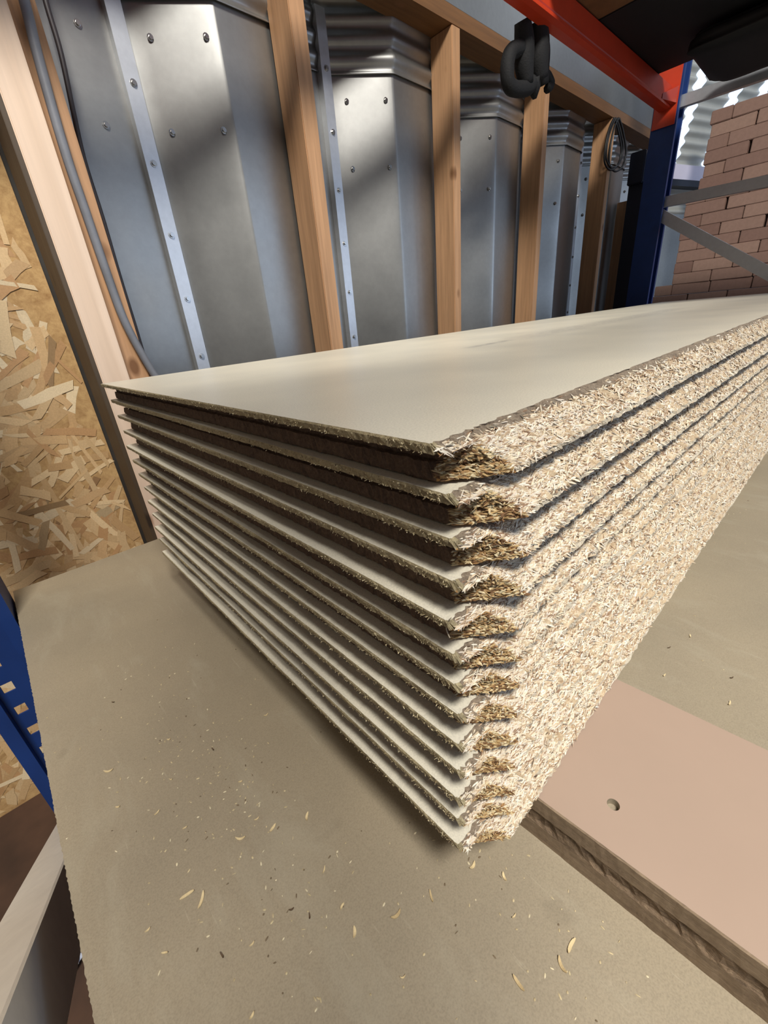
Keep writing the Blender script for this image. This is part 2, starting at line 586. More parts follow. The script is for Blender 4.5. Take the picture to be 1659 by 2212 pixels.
# OSB lining at the left of the wall
osb = empty('wall_osb', (0, 0, 0)); tag(osb, 'oriented strand board lining beside the pale timber', kind='structure')
OY = 1.13
mb = MB(); mb.box(-1.25, 0.058, OY, OY + 0.018, FLOOR, 1.5)
mb.build('board', 'osb', osb)
v = []; f = []; cc = []
pal = [lin(*c) for c in ((224, 192, 146), (216, 180, 132), (232, 204, 160), (206, 168, 120), (220, 187, 140), (196, 154, 108), (238, 216, 178), (212, 176, 130))]
for q in range(5200):
    x, z = random.uniform(-1.25, 0.055), random.uniform(FLOOR, 1.2)
    th = random.gauss(1.0, 0.8); L = random.uniform(0.04, 0.13); W = random.uniform(0.006, 0.026)
    d = (math.cos(th), math.sin(th)); e = (-d[1], d[0])
    if x + abs(d[0]) * L / 2 + W / 2 > 0.057 or z - abs(d[1]) * L / 2 - W / 2 < FLOOR: continue
    y = OY - 0.0002 - 0.0016 * random.random(); ty = random.gauss(0, 0.004)
    pts = []
    for (a, b) in ((-0.5, -0.5), (-0.1, -0.55), (0.2, -0.45), (0.5, -0.5), (0.5, 0.5), (0.1, 0.55), (-0.2, 0.45), (-0.5, 0.5)):
        a2 = a * L + (random.uniform(-0.012, 0.012) if abs(a) == 0.5 else 0); b2 = b * W * random.uniform(0.7, 1.15)
        pts.append((x + d[0] * a2 + e[0] * b2, y + ty * a2, z + d[1] * a2 + e[1] * b2))
    k0 = len(v); v += pts; f.append(tuple(range(k0, k0 + 8)))
    c = random.choice(pal); g = random.uniform(0.88, 1.08) * (0.6 if random.random() < 0.05 else 1)
    cc += [(c[0] * g, c[1] * g, c[2] * g, 1)] * 8
me = bpy.data.meshes.new('strand_layer'); me.from_pydata(v, [], f); me.update()
ca = me.color_attributes.new('Col', 'FLOAT_COLOR', 'POINT'); ca.data.foreach_set('color', [t for c in cc for t in c])
o = link('strand_layer', me, 'osb_flake', osb); o['kind'] = 'stuff'

# rail, top plate
mb = MB(); mb.box(0.065, 3.3, 0.985, 1.074, 0.8455, 0.885)
mb.build('trim_1', 'plate'); tag(bpy.data.objects['trim_1'], 'dark timber top plate over the wall studs', kind='structure')
mb = MB()
mb.box(0.02, 3.3, 0.985, 0.989, 0.8855, 1.0); mb.box(0.02, 3.3, 0.99, 1.05, 0.8855, 0.8895); mb.box(0.02, 3.3, 0.99, 1.05, 0.996, 1.0)
mb.build('trim_2', 'galv'); tag(bpy.data.objects['trim_2'], 'galvanised channel running above the timber plate', kind='structure')

# studs: 38 x 89 timber
def stud(x0, x1, y0, y1, z1, mat, label, z0=FLOOR, name='timber_stud'):
    mb = MB(); mb.box(x0, x1, y0, y1, z0, z1)
    o = mb.build(name, mat, bevel=0.002)
    return tag(o, label, 'timber stud', 'timber studs along the steel wall')


SY0, SY1 = 0.985, 1.073
stud(0.072, 0.126, 1.0, 1.112, 0.845, 'pink_timber', 'pale pinkish planed timber stud beside the strand board')
stud(0.1285, 0.176, 1.03, 1.15, 0.845, 'timber', 'narrow orange timber stud behind the grey cable')
stud(0.683, 0.729, SY0, SY1, 0.845, 'timber', 'first full orange timber stud after the grey cable')
mb = MB(); mb.box(0.063, 0.0715, 1.0, 1.112, FLOOR, 0.845)  # dark strip added to stand in for the stud's shaded, dirty left side
tag(mb.build('shade_strip', 'shade_wood', bevel=0.001), 'thin dark strip added for the shaded, dirty side of the pale stud', 'shade_strip')
stud(1.283, 1.323, SY0, SY1, 0.845, 'timber', 'second full orange timber stud after the grey cable')
stud(1.86, 1.90, SY0, SY1, 0.845, 'timber', 'timber stud behind the hanging black strap')
stud(2.52, 2.56, SY0, SY1, 0.845, 'timber', 'timber stud beside the hanging black cable coil')
stud(2.93, 2.965, SY0, SY1, 0.56, 'timber', 'short pale timber stud against the dark navy column')

# far end of the wall: kinked corrugated cladding with lit strips
K0 = np.array([3.30, 1.16]); KD = np.array([0.958, -0.287]); KN = np.array([-0.287, -0.958])
zs = np.arange(0.55, 2.3, 0.006)
ss = [0, 0.6, 1.2, 2.0, 3.2]


def corr_pt(s, z, lift=0.0):
    o = 0.010 * math.sin(2 * math.pi * z / 0.062) + lift
    p = K0 + KD * s + KN * o
    return (p[0], p[1], z)


v = [corr_pt(s, z) for z in zs for s in ss]
f = [(a * 5 + b, a * 5 + b + 1, a * 5 + b + 6, a * 5 + b + 5) for a in range(len(zs) - 1) for b in range(4)]
me = bpy.data.meshes.new('wall_far'); me.from_pydata(v, [], f); me.update()
for p in me.polygons: p.use_smooth = True
wall_far = tag(link('wall_far', me, 'corr'), 'corrugated cladding with daylight strips beyond the rack', kind='structure')
wall_far.modifiers.new('thick', 'SOLIDIFY').thickness = 0.002


def kink(px, py):
    w = R.T @ np.array([px - 829.5, py - 1106.0, F_PX])
    nn = np.array([KN[0], KN[1], 0]); q = np.array([K0[0], K0[1], 0])
    t = np.dot(q - CAM, nn) / np.dot(w, nn)
    h = CAM + w * t
    return float(np.dot(h[:2] - K0, KD)), float(h[2])


for (a, b, wpx) in (((1530, 122), (1452, 352), 24), ((1612, 140), (1512, 385), 24), ((1672, 150), (1600, 300), 24)):
    s0, z0 = kink(*a); s1, z1 = kink(*b)
    wd_ = abs(kink(a[0] + wpx, a[1])[0] - kink(*a)[0]) * 0.85
    zz = np.arange(min(z0, z1), max(z0, z1), 0.006)
    v = []; f = []
    for z in zz:
        t = (z - z0) / (z1 - z0); c = s0 + (s1 - s0) * t; w2 = wd_ * (0.5 - 0.12 * t)
        v += [corr_pt(c - w2, z, 0.004), corr_pt(c + w2, z, 0.004)]
    f = [(2 * k, 2 * k + 1, 2 * k + 3, 2 * k + 2) for k in range(len(zz) - 1)]
    me = bpy.data.meshes.new('daylight_strip'); me.from_pydata(v, [], f); me.update()
    o = link('daylight_strip', me, 'lit', wall_far); o['label'] = 'translucent strip glowing with blue-white daylight'
    o.modifiers.new('thick', 'SOLIDIFY').thickness = 0.001
# lower far wall below the cladding, lining going on
mb = MB()
q1 = K0 + KD * 3.2
mb.poly([(3.30, 1.16, FLOOR), (q1[0], q1[1], FLOOR), (q1[0], q1[1] + 0.05, FLOOR), (3.3, 1.21, FLOOR),
         (3.30, 1.16, 0.56), (q1[0], q1[1], 0.56), (q1[0], q1[1] + 0.05, 0.56), (3.3, 1.21, 0.56)],
        [(0, 1, 5, 4), (1, 2, 6, 5), (2, 3, 7, 6), (3, 0, 4, 7), (4, 5, 6, 7), (3, 2, 1, 0)])
mb.build('wall_end', 'galv'); tag(bpy.data.objects['wall_end'], 'smooth grey steel wall below the corrugated cladding', kind='structure')

# ------------------------------------------------------------------ pallet rack
def upright_mesh(x0, x1, y0, y1, z0, z1, slot_face):
    """open C section with a row of real slots in the face that looks down the aisle"""
    mb = MB(); t = 0.003
    mb.box(x0, x0 + t, y0, y1, z0, z1); mb.box(x1 - t, x1, y0, y1, z0, z1)
    sgn = 1 if slot_face < 0 else -1
    yf = y0 if slot_face < 0 else y1
    w = x1 - x0; rec = 0.022

    def sheet(xa, xb, ya, yb, za, zb):
        mb.box(xa, xb, min(ya, yb), max(ya, yb), za, zb)
    xl, xr = x0 + 0.22 * w, x0 + 0.80 * w
    sheet(x0 + t, xl, yf, yf + sgn * t, z0, z1); sheet(xr, x1 - t, yf, yf + sgn * t, z0, z1)     # outer flats
    sheet(xl - t, xl, yf + sgn * t, yf + sgn * rec, z0, z1); sheet(xr, xr + t, yf + sgn * t, yf + sgn * rec, z0, z1)   # steps
    sa, sb = x0 + 0.30 * w, x0 + 0.48 * w
    sheet(xl - t, sa, yf + sgn * rec, yf + sgn * (rec + t), z0, z1); sheet(sb, xr + t, yf + sgn * rec, yf + sgn * (rec + t), z0, z1)
    z = z0
    while z < z1 - 0.05:
        sheet(sa, sb, yf + sgn * rec, yf + sgn * (rec + t), z, z + 0.032); z += 0.05
    sheet(sa, sb, yf + sgn * rec, yf + sgn * (rec + t), z, z1)
    # inner return lips
    yb0, yb1 = (y1 - t, y1) if slot_face < 0 else (y0, y0 + t)
    mb.box(x0 + t, x0 + 0.008, yb0, yb1, z0, z1); mb.box(x1 - 0.008, x1 - t, yb0, yb1, z0, z1)
    return mb


def frame(x0, x1, label, braces, mats_br):
    root = empty('rack_frame', ((x0 + x1) / 2, 0.2, FLOOR)); tag(root, label, 'rack frame', 'upright frames of the pallet rack')
    ry = root.location
    inv = Matrix.Translation(-root.location)
    ups = []
    for (ya, yb, sf) in ((0.70, 0.80, -1), (-0.36, -0.26, 1)):
        o = upright_mesh(x0, x1, ya, yb, FLOOR + 0.006, 1.30, sf).build('upright', 'blue', root); o.matrix_parent_inverse = inv
        b = MB(); b.box(x0 - 0.03, x1 + 0.03, ya - 0.02, yb + 0.02, FLOOR, FLOOR + 0.006)
        bo = b.build('foot_plate', 'blue', root); bo.matrix_parent_inverse = inv
        ups.append(o)
    xc = (x0 + x1) / 2
    for (a, b, h, mt) in braces:
        mb = MB()
        A = Vector((xc, a[0], a[1])); B = Vector((xc, b[0], b[1])); d = (B - A).normalized()
        up = Vector((1, 0, 0)).cross(d)
        if up.z < 0: up = -up
        wx = 0.02 if x0 < 1 else -0.012
        mb.bar(A + Vector((wx, 0, 0)), B + Vector((wx, 0, 0)), 0.003, h, up)
        for sgn in (-1, 1):
            off = up * (sgn * (h / 2 - 0.0015))
            mb.bar(A + off, B + off, 0.043 if x0 < 1 else 0.026, 0.003, up)
        o = mb.build('brace', mt, root); o.matrix_parent_inverse = inv
        for e in (A, B):
            bb = MB(); bb.tube([e + Vector((-0.027 if x0 > 1 else 0.027, 0, 0)), e + Vector((0.012 if x0 < 1 else -0.012, 0, 0))], 0.007, 6)
            bb.build('bolt', 'screw', o)
    return root


frame(2.50, 2.585, 'blue rack frame with grey braces in front of the brick pile',
      [((0.745, 0.815), (-0.31, 0.80), 0.042, 'galv2'), ((0.745, 0.452), (-0.31, 0.43), 0.042, 'galv2'),
       ((0.72, 0.405), (-0.31, -0.268), 0.045, 'galv2'), ((0.745, -0.30), (-0.31, -0.30), 0.042, 'galv2')], None)
frame(-0.293, -0.208, 'blue slotted rack frame with a pale diagonal brace below the shelf board',
      [((0.745, 0.815), (-0.31, 0.80), 0.042, 'galv2'), ((0.745, -0.80), (-0.31, 0.02), 0.058, 'galv_lit'),
       ((0.745, -0.86), (-0.31, -0.86), 0.042, 'galv2')], None)


def beam(y0, y1, z0, z1, label, name='rack_beam'):
    root = empty(name, (1.14, (y0 + y1) / 2, z0)); tag(root, label, 'rack beam', 'orange rack beams')
    inv = Matrix.Translation(-root.location)
    mb = MB()
    hz = z1 - z0
    # stepped box section with a rolled lower lip
    sec = [(y0 + 0.004, z0 + 0.010), (y0, z0 + 0.018), (y0, z1 - 0.006), (y0 + 0.006, z1), (y1, z1), (y1, z0), (y0 + 0.012, z0), (y0 - 0.004, z0 + 0.002), (y0 - 0.004, z0 + 0.010)]
    pts = [(x, y, z) for x in (-0.2045, 2.496) for y, z in sec]
    k = len(sec)
    mb.poly(pts, [(i, (i + 1) % k, k + (i + 1) % k, k + i) for i in range(k)] + [tuple(range(k)), tuple(range(2 * k - 1, k - 1, -1))])
    o = mb.build('beam_box', 'orange', root); o.matrix_parent_inverse = inv
    for sx, xa in ((1, -0.2045), (-1, 2.496)):
        c = MB()
        c.box(min(xa, xa + sx * 0.004), max(xa, xa + sx * 0.004), y0 - 0.03, y1 + 0.02, z0 - 0.06, z1 + (0.10 if z0 > 0 else 0.0))
        # welded gusset web between beam and plate
        g = sx * 0.11
        c.poly([(xa, y0 - 0.002, z0 + 0.012), (xa + g, y0 - 0.002, z0 + 0.012), (xa, y0 - 0.028, z0 + 0.012),
                (xa, y0 - 0.002, z1 - 0.01), (xa + g, y0 - 0.002, z0 + 0.03), (xa, y0 - 0.028, z1 - 0.01)],
               [(0, 1, 4, 3), (1, 2, 5, 4), (2, 0, 3, 5), (3, 4, 5), (0, 2, 1)])
        q = c.build('end_connector', 'orange', root); q.matrix_parent_inverse = inv
    return root


BASE_TOP = -0.286 - 0.047
BASE_T = 0.022
beam(0.735, 0.775, 0.792, 0.872, 'orange steel beam overhead joined to the blue upright')
beam(0.735, 0.785, BASE_TOP - BASE_T - 0.12, BASE_TOP - BASE_T, 'orange steel beam carrying the back of the shelf board')
beam(-0.345, -0.295, BASE_TOP - BASE_T - 0.12, BASE_TOP - BASE_T, 'orange steel beam carrying the front of the shelf board')

# shelf board
mb = MB()
edge_l = [(-0.2045 + random.uniform(-0.0004, 0.0004), y) for y in np.linspace(0.815, -0.36, 600)]
prof2 = edge_l + [(2.49, -0.36), (2.49, 0.815)]
k = len(prof2)
pts = [(x, y, BASE_TOP - BASE_T) for x, y in prof2] + [(x, y, BASE_TOP) for x, y in prof2]
mb.poly(pts, [tuple(range(k, 2 * k))], 0)
mb.poly(pts, [tuple(range(k - 1, -1, -1))] + [(i, (i + 1) % k, k + (i + 1) % k, k + i) for i in range(k)], 1)
shelf = tag(mb.build('shelf_board', ['base', 'mdf_edge']), 'large dusty tan chipboard sheet lying as the rack shelf', 'board')

# bearers under the stack
def bearer(xl, xr, y0, y1, skew, label):
    root = empty('bearer', ((xl + xr) / 2, (y0 + y1) / 2, BASE_TOP)); tag(root, label, 'bearer', 'bearers under the panel stack')
    inv = Matrix.Translation(-root.location)
    T0, T1 = BASE_TOP, -0.286

    def sk(x, y): return x + skew * (y + 0.02)
    ys = np.linspace(y0, y1, 260)
    # level profile: (inset from side, z, material)
    lev = [(0.000, T0), (0.000, T0 + 0.017), (0.0016, T0 + 0.020), (0.0014, T0 + 0.028), (0.0, T0 + 0.031), (0.0, T1 - 0.001), (0.001, T1)]
    v = []; f = []; mi = []
    ring = []
    for li, (ins, z) in enumerate(lev):
        row = []
        for y in ys:
            j = random.uniform(-1, 1) * (0.0012 if li in (2, 3) else 0.0002)
            row.append((sk(xl + ins, y) + j, y, z))
        for y in ys[::-1]:
            row.append((sk(xr - ins, y), y, z))
        ring.append(len(v)); v += row
    k = len(row)
    for a in range(len(lev) - 1):
        for i in range(k):
            f.append((ring[a] + i, ring[a] + (i + 1) % k, ring[a + 1] + (i + 1) % k, ring[a + 1] + i)); mi.append(1 if a in (1, 2, 3) else 0)
    f.append(tuple(range(ring[0], ring[0] + k))[::-1]); mi.append(0)
    side = MB(); side.v = v; side.f = f; side.mi = mi
    o = side.build('plank', ['mdf_edge', 'mdf_core'], root); o.matrix_parent_inverse = inv
    top = MB()
    tp = [(sk(xl + 0.001, y), y) for y in (y0, y1)] + [(sk(xr - 0.001, y), y) for y in (y1, y0)]
    if skew >= -0.5:
        # smooth top face with a round screw hole
        hx, hy, hr = hole
        circ = [(hx + hr * math.cos(2 * math.pi * q / 24), hy + hr * math.sin(2 * math.pi * q / 24)) for q in range(24)]
        import bmesh
        bm = bmesh.new()
        if y0 < hy < y1 and xl < hx < xr:
            outer = [bm.verts.new((x, y, T1)) for x, y in tp]
            inner = [bm.verts.new((x, y, T1)) for x, y in circ]
            low = [bm.verts.new((x, y, T1 - 0.006)) for x, y in circ]
            es = [bm.edges.new((outer[i], outer[(i + 1) % 4])) for i in range(4)] + [bm.edges.new((inner[i], inner[(i + 1) % 24])) for i in range(24)]
            bmesh.ops.triangle_fill(bm, use_beauty=True, edges=es)
            for i in range(24):
                fc = bm.faces.new((inner[i], inner[(i + 1) % 24], low[(i + 1) % 24], low[i])); fc.material_index = 1
            fc = bm.faces.new(low); fc.material_index = 1
        else:
            bm.faces.new([bm.verts.new((x, y, T1)) for x, y in tp])
        bmesh.ops.recalc_face_normals(bm, faces=bm.faces)
        me = bpy.data.meshes.new('top_face'); bm.to_mesh(me); bm.free()
        o = link('top_face', me, ['mdf', 'base'], root); o.matrix_parent_inverse = inv
    return root


h_ = hit(1325, 1738, 2, -0.286)
hole = (h_[0], h_[1], 0.0042)
bearer(0.0745, 0.228, -0.36, 0.60, -0.03, 'pinkish smooth bearer with a screw hole under the near end of the stack')
bearer(1.13, 1.28, -0.006, 0.58, 0.0, 'bearer under the middle of the panel stack')
bearer(2.18, 2.33, -0.006, 0.58, 0.0, 'bearer under the far end of the panel stack')

# ------------------------------------------------------------------ the panel stack
TH = 0.022
LEN, WID = 2.40, 0.60
# z offset, x inset of the short end, y of the long edge, back edge inset, corner cut
LEVELS = [(0.0, 0.0005, 0.0006, 0.0005, 0.0010), (-0.0010, 0.0, -0.0004, 0.0, 0.0014), (-0.0044, 0.0004, -0.0036, 0.0, 0.0022),
          (-0.0048, 0.0125, -0.0042, 0.012, 0.008), (-0.0120, 0.0135, -0.0098, 0.013, 0.014), (-0.0126, 0.0108, -0.0104, 0.010, 0.018),
          (-0.0178, 0.0098, -0.0146, 0.010, 0.021), (-0.0206, 0.0100, -0.0156, 0.010, 0.022), (-0.0217, 0.0115, -0.0060, 0.011, 0.018)]
# material of the wall between level i and i+1: 1 lip, 2 core, 3 groove, 4 rim
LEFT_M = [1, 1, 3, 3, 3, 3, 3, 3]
RIGHT_M = [6, 6, 2, 2, 2, 2, 4, 3]


def graded(a, b, first, last):
    out = [a]; x = a
    while True:
        t = (x - a) / (b - a)
        x += first + (last - first) * t ** 0.8
        if x >= b: break
        out.append(x)
    return out + [b]


left_y = graded(0.0, 1.0, 0.0028, 0.011)          # fraction of the short edge from the near corner
right_t = graded(0.0, 1.0, 0.0007, 0.014)


def smooth_noise(n, k):
    base = rng.normal(0, 1, n)
    ker = np.ones(k) / k
    return np.convolve(np.concatenate([base, base[:k]]), ker, 'same')[:n] * math.sqrt(k)


def panel(i, label):
    ox = [0.0, 0.0055, 0.0075, 0.007, 0.004, 0.006, 0.0085, 0.009, 0.007, 0.006, 0.003, 0.0035, 0.0][i] * 0.75 + rng.normal(0, 0.0006)
    oy = -0.0005 * i + rng.normal(0, 0.0008) + (0.003 if i == 0 else 0)
    zt = -TH * i
    v = []; ring = []; seg = []
    nl, nr = len(left_y), len(right_t)
    chips_c = smooth_noise(nl, 9) * 0.00025
    for li, (dz, xi, yi, bi, cc) in enumerate(LEVELS):
        row = []
        lip = li in (1, 2)
        amp = 0.00013 if li < 3 else 0.0004
        jl = rng.normal(0, 1, nl) * amp * (0.6 if li == 0 else 1) + (chips_c if lip else 0)
        jz = rng.normal(0, 1, nl) * (0.0002 if li in (2, 5) else 0.0)
        for j in range(nl - 1, 0, -1):            # far end -> near corner
            t = left_y[j]
            row.append((xi + jl[j], (yi + cc) * (1 - t) + (WID - bi) * t, zt + dz + jz[j]))
        # corner cut
        nc = 7
        for q in range(nc + 1):
            t = q / nc
            rx = rng.normal(0, 0.0007 if li > 1 else 0.0003)
            row.append((xi + cc * 1.25 * t + rx, yi + cc * (1 - t) + rng.normal(0, 0.0006 if li > 1 else 0.0003), zt + dz + (rng.normal(0, 0.0004) if 1 < li < 7 else 0)))
        x0 = xi + cc * 1.25
        jr = rng.normal(0, 1, nr) * (0.0007 if li in (0, 1, 2, 4, 6) else 0.0005)
        jr2 = rng.normal(0, 1, nr) * (0.0004 if 1 < li < 7 else 0.00015 if li == 7 else 0.0)
        for j in range(1, nr):
            t = right_t[j]
            row.append((x0 + (LEN - x0) * t, yi + jr[j], zt + dz + jr2[j]))
        row.append((LEN, WID - bi, zt + dz))
        ring.append(len(v)); v += row
    k = len(row)
    n_left = nl - 1 + 4
    f = []; mi = []
    for a in range(len(LEVELS) - 1):
        for q in range(k):
            b = (q + 1) % k
            f.append((ring[a] + q, ring[a + 1] + q, ring[a + 1] + b, ring[a] + b))
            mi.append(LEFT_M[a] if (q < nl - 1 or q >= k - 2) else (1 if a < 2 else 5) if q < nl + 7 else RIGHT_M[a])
    f.append(tuple(range(ring[0], ring[0] + k))); mi.append(0)
    e = ring[-1]
    f.append(tuple(range(e, e + k))[::-1]); mi.append(0)
    lift = 0.0085 * (13 - i) / 13.0
    v = [(x + ox, y + oy, z) for x, y, z in v]
    mbp = MB(); mbp.v = v; mbp.f = f; mbp.mi = mi
    o = mbp.build('flooring_panel', ['face_top' if i == 0 else 'face', 'lip', 'core', 'groove', 'rim', 'torn', 'skin'])
    o.rotation_euler = (0, -math.atan(lift), 0)      # the sheets spring apart slightly towards the far end
    tag(o, label, 'chipboard panel', 'tongue and groove flooring panels in the stack')

    # loose strands standing out of the long edge
    ns = 7000
    u = rng.random(ns)
    x = 0.012 * (170.0 ** u) - 0.012 + 0.004 * rng.random(ns)
    x = x + 0.008
    t = rng.random(ns) ** 0.9
    sc = np.clip(0.75 + x * 0.9, 0, 1.9)
    z = -0.0034 - 0.0142 * t
    sparse = rng.random(ns) < 0.14
    z = np.where(sparse, -0.0006 - 0.0200 * rng.random(ns), z)      # a few lie over the dense top skin and the lower rim
    lz = -np.array([l[0] for l in LEVELS])
    y = np.interp(-z, lz, [l[2] for l in LEVELS]) - 0.0002
    x = np.minimum(x - 0.008 + np.interp(-z, lz, [l[1] + 1.25 * l[4] for l in LEVELS]), LEN - 0.02)
    P = np.stack([x + ox, y + oy + rng.normal(0, 0.0003, ns), zt + z], 1)
    th = rng.normal(0.12, 0.42, ns)
    sl = np.array([0, -0.62, -0.78])
    D = np.stack([np.cos(th), np.zeros(ns), np.zeros(ns)], 1) + np.sin(th)[:, None] * sl + np.stack([np.zeros(ns), rng.normal(0, 0.10, ns), np.zeros(ns)], 1)
    Nn = np.tile([[0, -0.78, 0.62]], (ns, 1)) + rng.normal(0, 0.22, (ns, 3))
    L = rng.uniform(0.003, 0.0115, ns) * sc; W = rng.uniform(0.0005, 0.0013, ns) * sc
    C = pick([(238, 226, 200), (226, 208, 180), (246, 239, 222), (210, 190, 160), (190, 164, 134), (232, 220, 202), (150, 120, 94), (222, 210, 194)], ns, 0.1)
    C[rng.random(ns) < 0.05] *= 0.35
    s = flakes('wood_strands', P, D, Nn, L, W, np.full(ns, 0.00035), C, 'strand', o, (zt - 0.0212, zt - 0.0002))
    s['label'] = 'coarse pale wood strands on the long edge'

    # torn golden core at the corner
    ns = 420
    t = rng.random(ns); w = rng.random(ns)
    zz = -0.0050 - 0.0155 * w
    f1 = np.interp(-zz, lz, [l[1] for l in LEVELS]); f2 = np.interp(-zz, lz, [l[2] for l in LEVELS]); f4 = np.interp(-zz, lz, [l[4] for l in LEVELS])
    xx = f1 + f4 * 1.25 * t - 0.0004; yy = f2 + f4 * (1 - t) - 0.0004
    P = np.stack([xx + ox, yy + oy, zt + zz], 1)
    D = np.stack([0.75 + rng.normal(0, 0.35, ns), -0.6 + rng.normal(0, 0.35, ns), rng.normal(-0.1, 0.28, ns)], 1)
    Nn = np.tile([[-0.6, -0.7, 0.4]], (ns, 1)) + rng.normal(0, 0.3, (ns, 3))
    C = pick([(196, 166, 116), (172, 136, 90), (220, 196, 150), (124, 90, 58), (230, 214, 176)], ns, 0.14)
    s = flakes('torn_core', P, D, Nn, rng.uniform(0.0025, 0.008, ns), rng.uniform(0.0005, 0.0014, ns), np.full(ns, 0.0006), C, 'strand', o, (zt - 0.0212, zt - 0.0002))
    s['label'] = 'torn golden fibres at the broken corner'

    # short fibres fringing the lip of the short edge
    ns = 420
    yv = WID * rng.random(ns) ** 1.8 * 0.95 + 0.004
    P = np.stack([ox + rng.normal(-0.0001, 0.0003, ns), yv + oy, zt - 0.0038 + rng.normal(0, 0.0006, ns)], 1)
    far = rng.random(ns) < 0.35
    P[far, 2] = zt - 0.001 + rng.normal(0, 0.0006, far.sum())
    D = np.stack([-np.abs(rng.normal(0.3, 0.35, ns)), rng.normal(0, 0.9, ns), rng.normal(-0.35, 0.3, ns)], 1)
    Nn = rng.normal(0, 1, (ns, 3)) + np.array([-1, 0, 0.6])
    C = pick([(200, 186, 148), (168, 152, 118), (226, 214, 178), (120, 104, 80)], ns, 0.12)
    s = flakes('edge_fibres', P, D, Nn, rng.uniform(0.0008, 0.0024, ns), rng.uniform(0.0002, 0.0006, ns), np.full(ns, 0.0002), C, 'strand', o, (zt - 0.0212, zt - 0.0002))
    if i == 4:
        # one long loose fibre curling down from the corner
        pts = [hit(px, py, 0, 0.004) for px, py in ((975, 1334), (966, 1345), (964, 1358), (968, 1370), (972, 1378))]
        fb = MB(); fb.tube(spline(pts, 5), 0.0003, 5)
        q = fb.build('loose_fibre', 'rim', o, smooth=True); q.matrix_parent_inverse = o.matrix_basis.inverted()
        q['label'] = 'single pale fibre curling down from the corner'
    return o


ORD = ['topmost', 'second', 'third', 'fourth', 'fifth', 'sixth', 'seventh', 'eighth', 'ninth', 'tenth', 'eleventh', 'twelfth', 'bottom']
for i in range(13):
    if i == 0:
        lb = 'topmost chipboard flooring panel of the stack, pale smooth face with grey ink smudge'
    elif i == 12:
        lb = 'bottom chipboard flooring panel of the stack, resting on the pinkish bearer'
    else:
        lb = '%s chipboard flooring panel counted down from the top of the stack' % ORD[i]
    panel(i, lb)

# ------------------------------------------------------------------ bricks
bm_ = MB(); bm_.box(-0.0505, 0.0505, -0.1055, 0.1055, 0, 0.0635)
brick_me = bm_.mesh('brick', bevel=0.003); brick_me.materials.append(M['brick'])
bm_ = MB(); bm_.box(-0.0505, 0.0505, -0.0515, 0.0515, 0, 0.0635)
half_me = bm_.mesh('half_brick', bevel=0.003); half_me.materials.append(M['brick'])
zc = FLOOR; row = 0
while zc < 1.0:
    lim = 0.845 if zc > 0.60 else (0.90 if zc > 0.10 else 1.0)
    y = lim + random.uniform(-0.015, 0.0) - (0.107 if row % 2 else 0.0)
    k = 0
    if row % 2:
        o = bpy.data.objects.new('half_brick', half_me); COL.objects.link(o)
        o.location = (3.62 + random.uniform(-0.004, 0.004), y + 0.0535, zc)
        tag(o, 'pinkish brown half brick at the stepped end of the dry pile', 'brick', 'half bricks ending the pile')
    while y > -0.1:
        o = bpy.data.objects.new('brick', brick_me); COL.objects.link(o)
        gap = random.choice((0.002, 0.003, 0.004, 0.011))
        o.location = (3.62 + random.uniform(-0.004, 0.004), y - 0.1055, zc)
        o.rotation_euler = (0, 0, random.uniform(-0.02, 0.02))
        tag(o, 'pinkish brown brick in the dry pile beyond the blue rack frame', 'brick', 'bricks piled beyond the rack')
        y -= 0.213 + gap; k += 1
    zc += 0.0645; row += 1

# white board on a dark rail by the far wall
def wall_slab(name, s0, s1, z0, z1, o0, o1, mat, label, cat):
    q = [K0 + KD * a + KN * b for a, b in ((s0, o0), (s1, o0), (s1, o1), (s0, o1))]
    mb = MB(); mb.extrude_z([(p[0], p[1]) for p in q], z0, z1)
    return tag(mb.build(name, mat), label, cat)


wall_slab('rail', 0.30, 0.95, 0.695, 0.730, 0.012, 0.075, 'navy', 'dark rail fixed to the corrugated cladding beside the bricks', 'rail')
wall_slab('white_board', 0.33, 0.90, 0.7305, 0.822, 0.022, 0.034, 'white_panel', 'white board standing on the dark rail beside the bricks', 'board')

# dark navy column behind the blue upright
mb = MB(); mb.box(2.80, 2.90, 0.87, 0.975, FLOOR, 0.73); mb.box(2.77, 2.80, 0.90, 0.975, 0.60, 0.74)
tag(mb.build('steel_column', 'navy', bevel=0.004), 'dark navy steel column between the last stud and the blue upright', 'column')

# ------------------------------------------------------------------ upper shelf load
mb = MB(); mb.box(1.36, 1.73, -0.34, 0.775, 0.873, 0.891)
tag(mb.build('deck_board', 'brown_ply', bevel=0.002), 'brown plywood deck board lying across the overhead beam', 'board')
mb = MB(); mb.box(1.734, 2.33, -0.34, 0.775, 0.873, 0.891)
tag(mb.build('deck_board', 'tarp', bevel=0.002), 'black film faced deck board next to the brown one overhead', 'board')
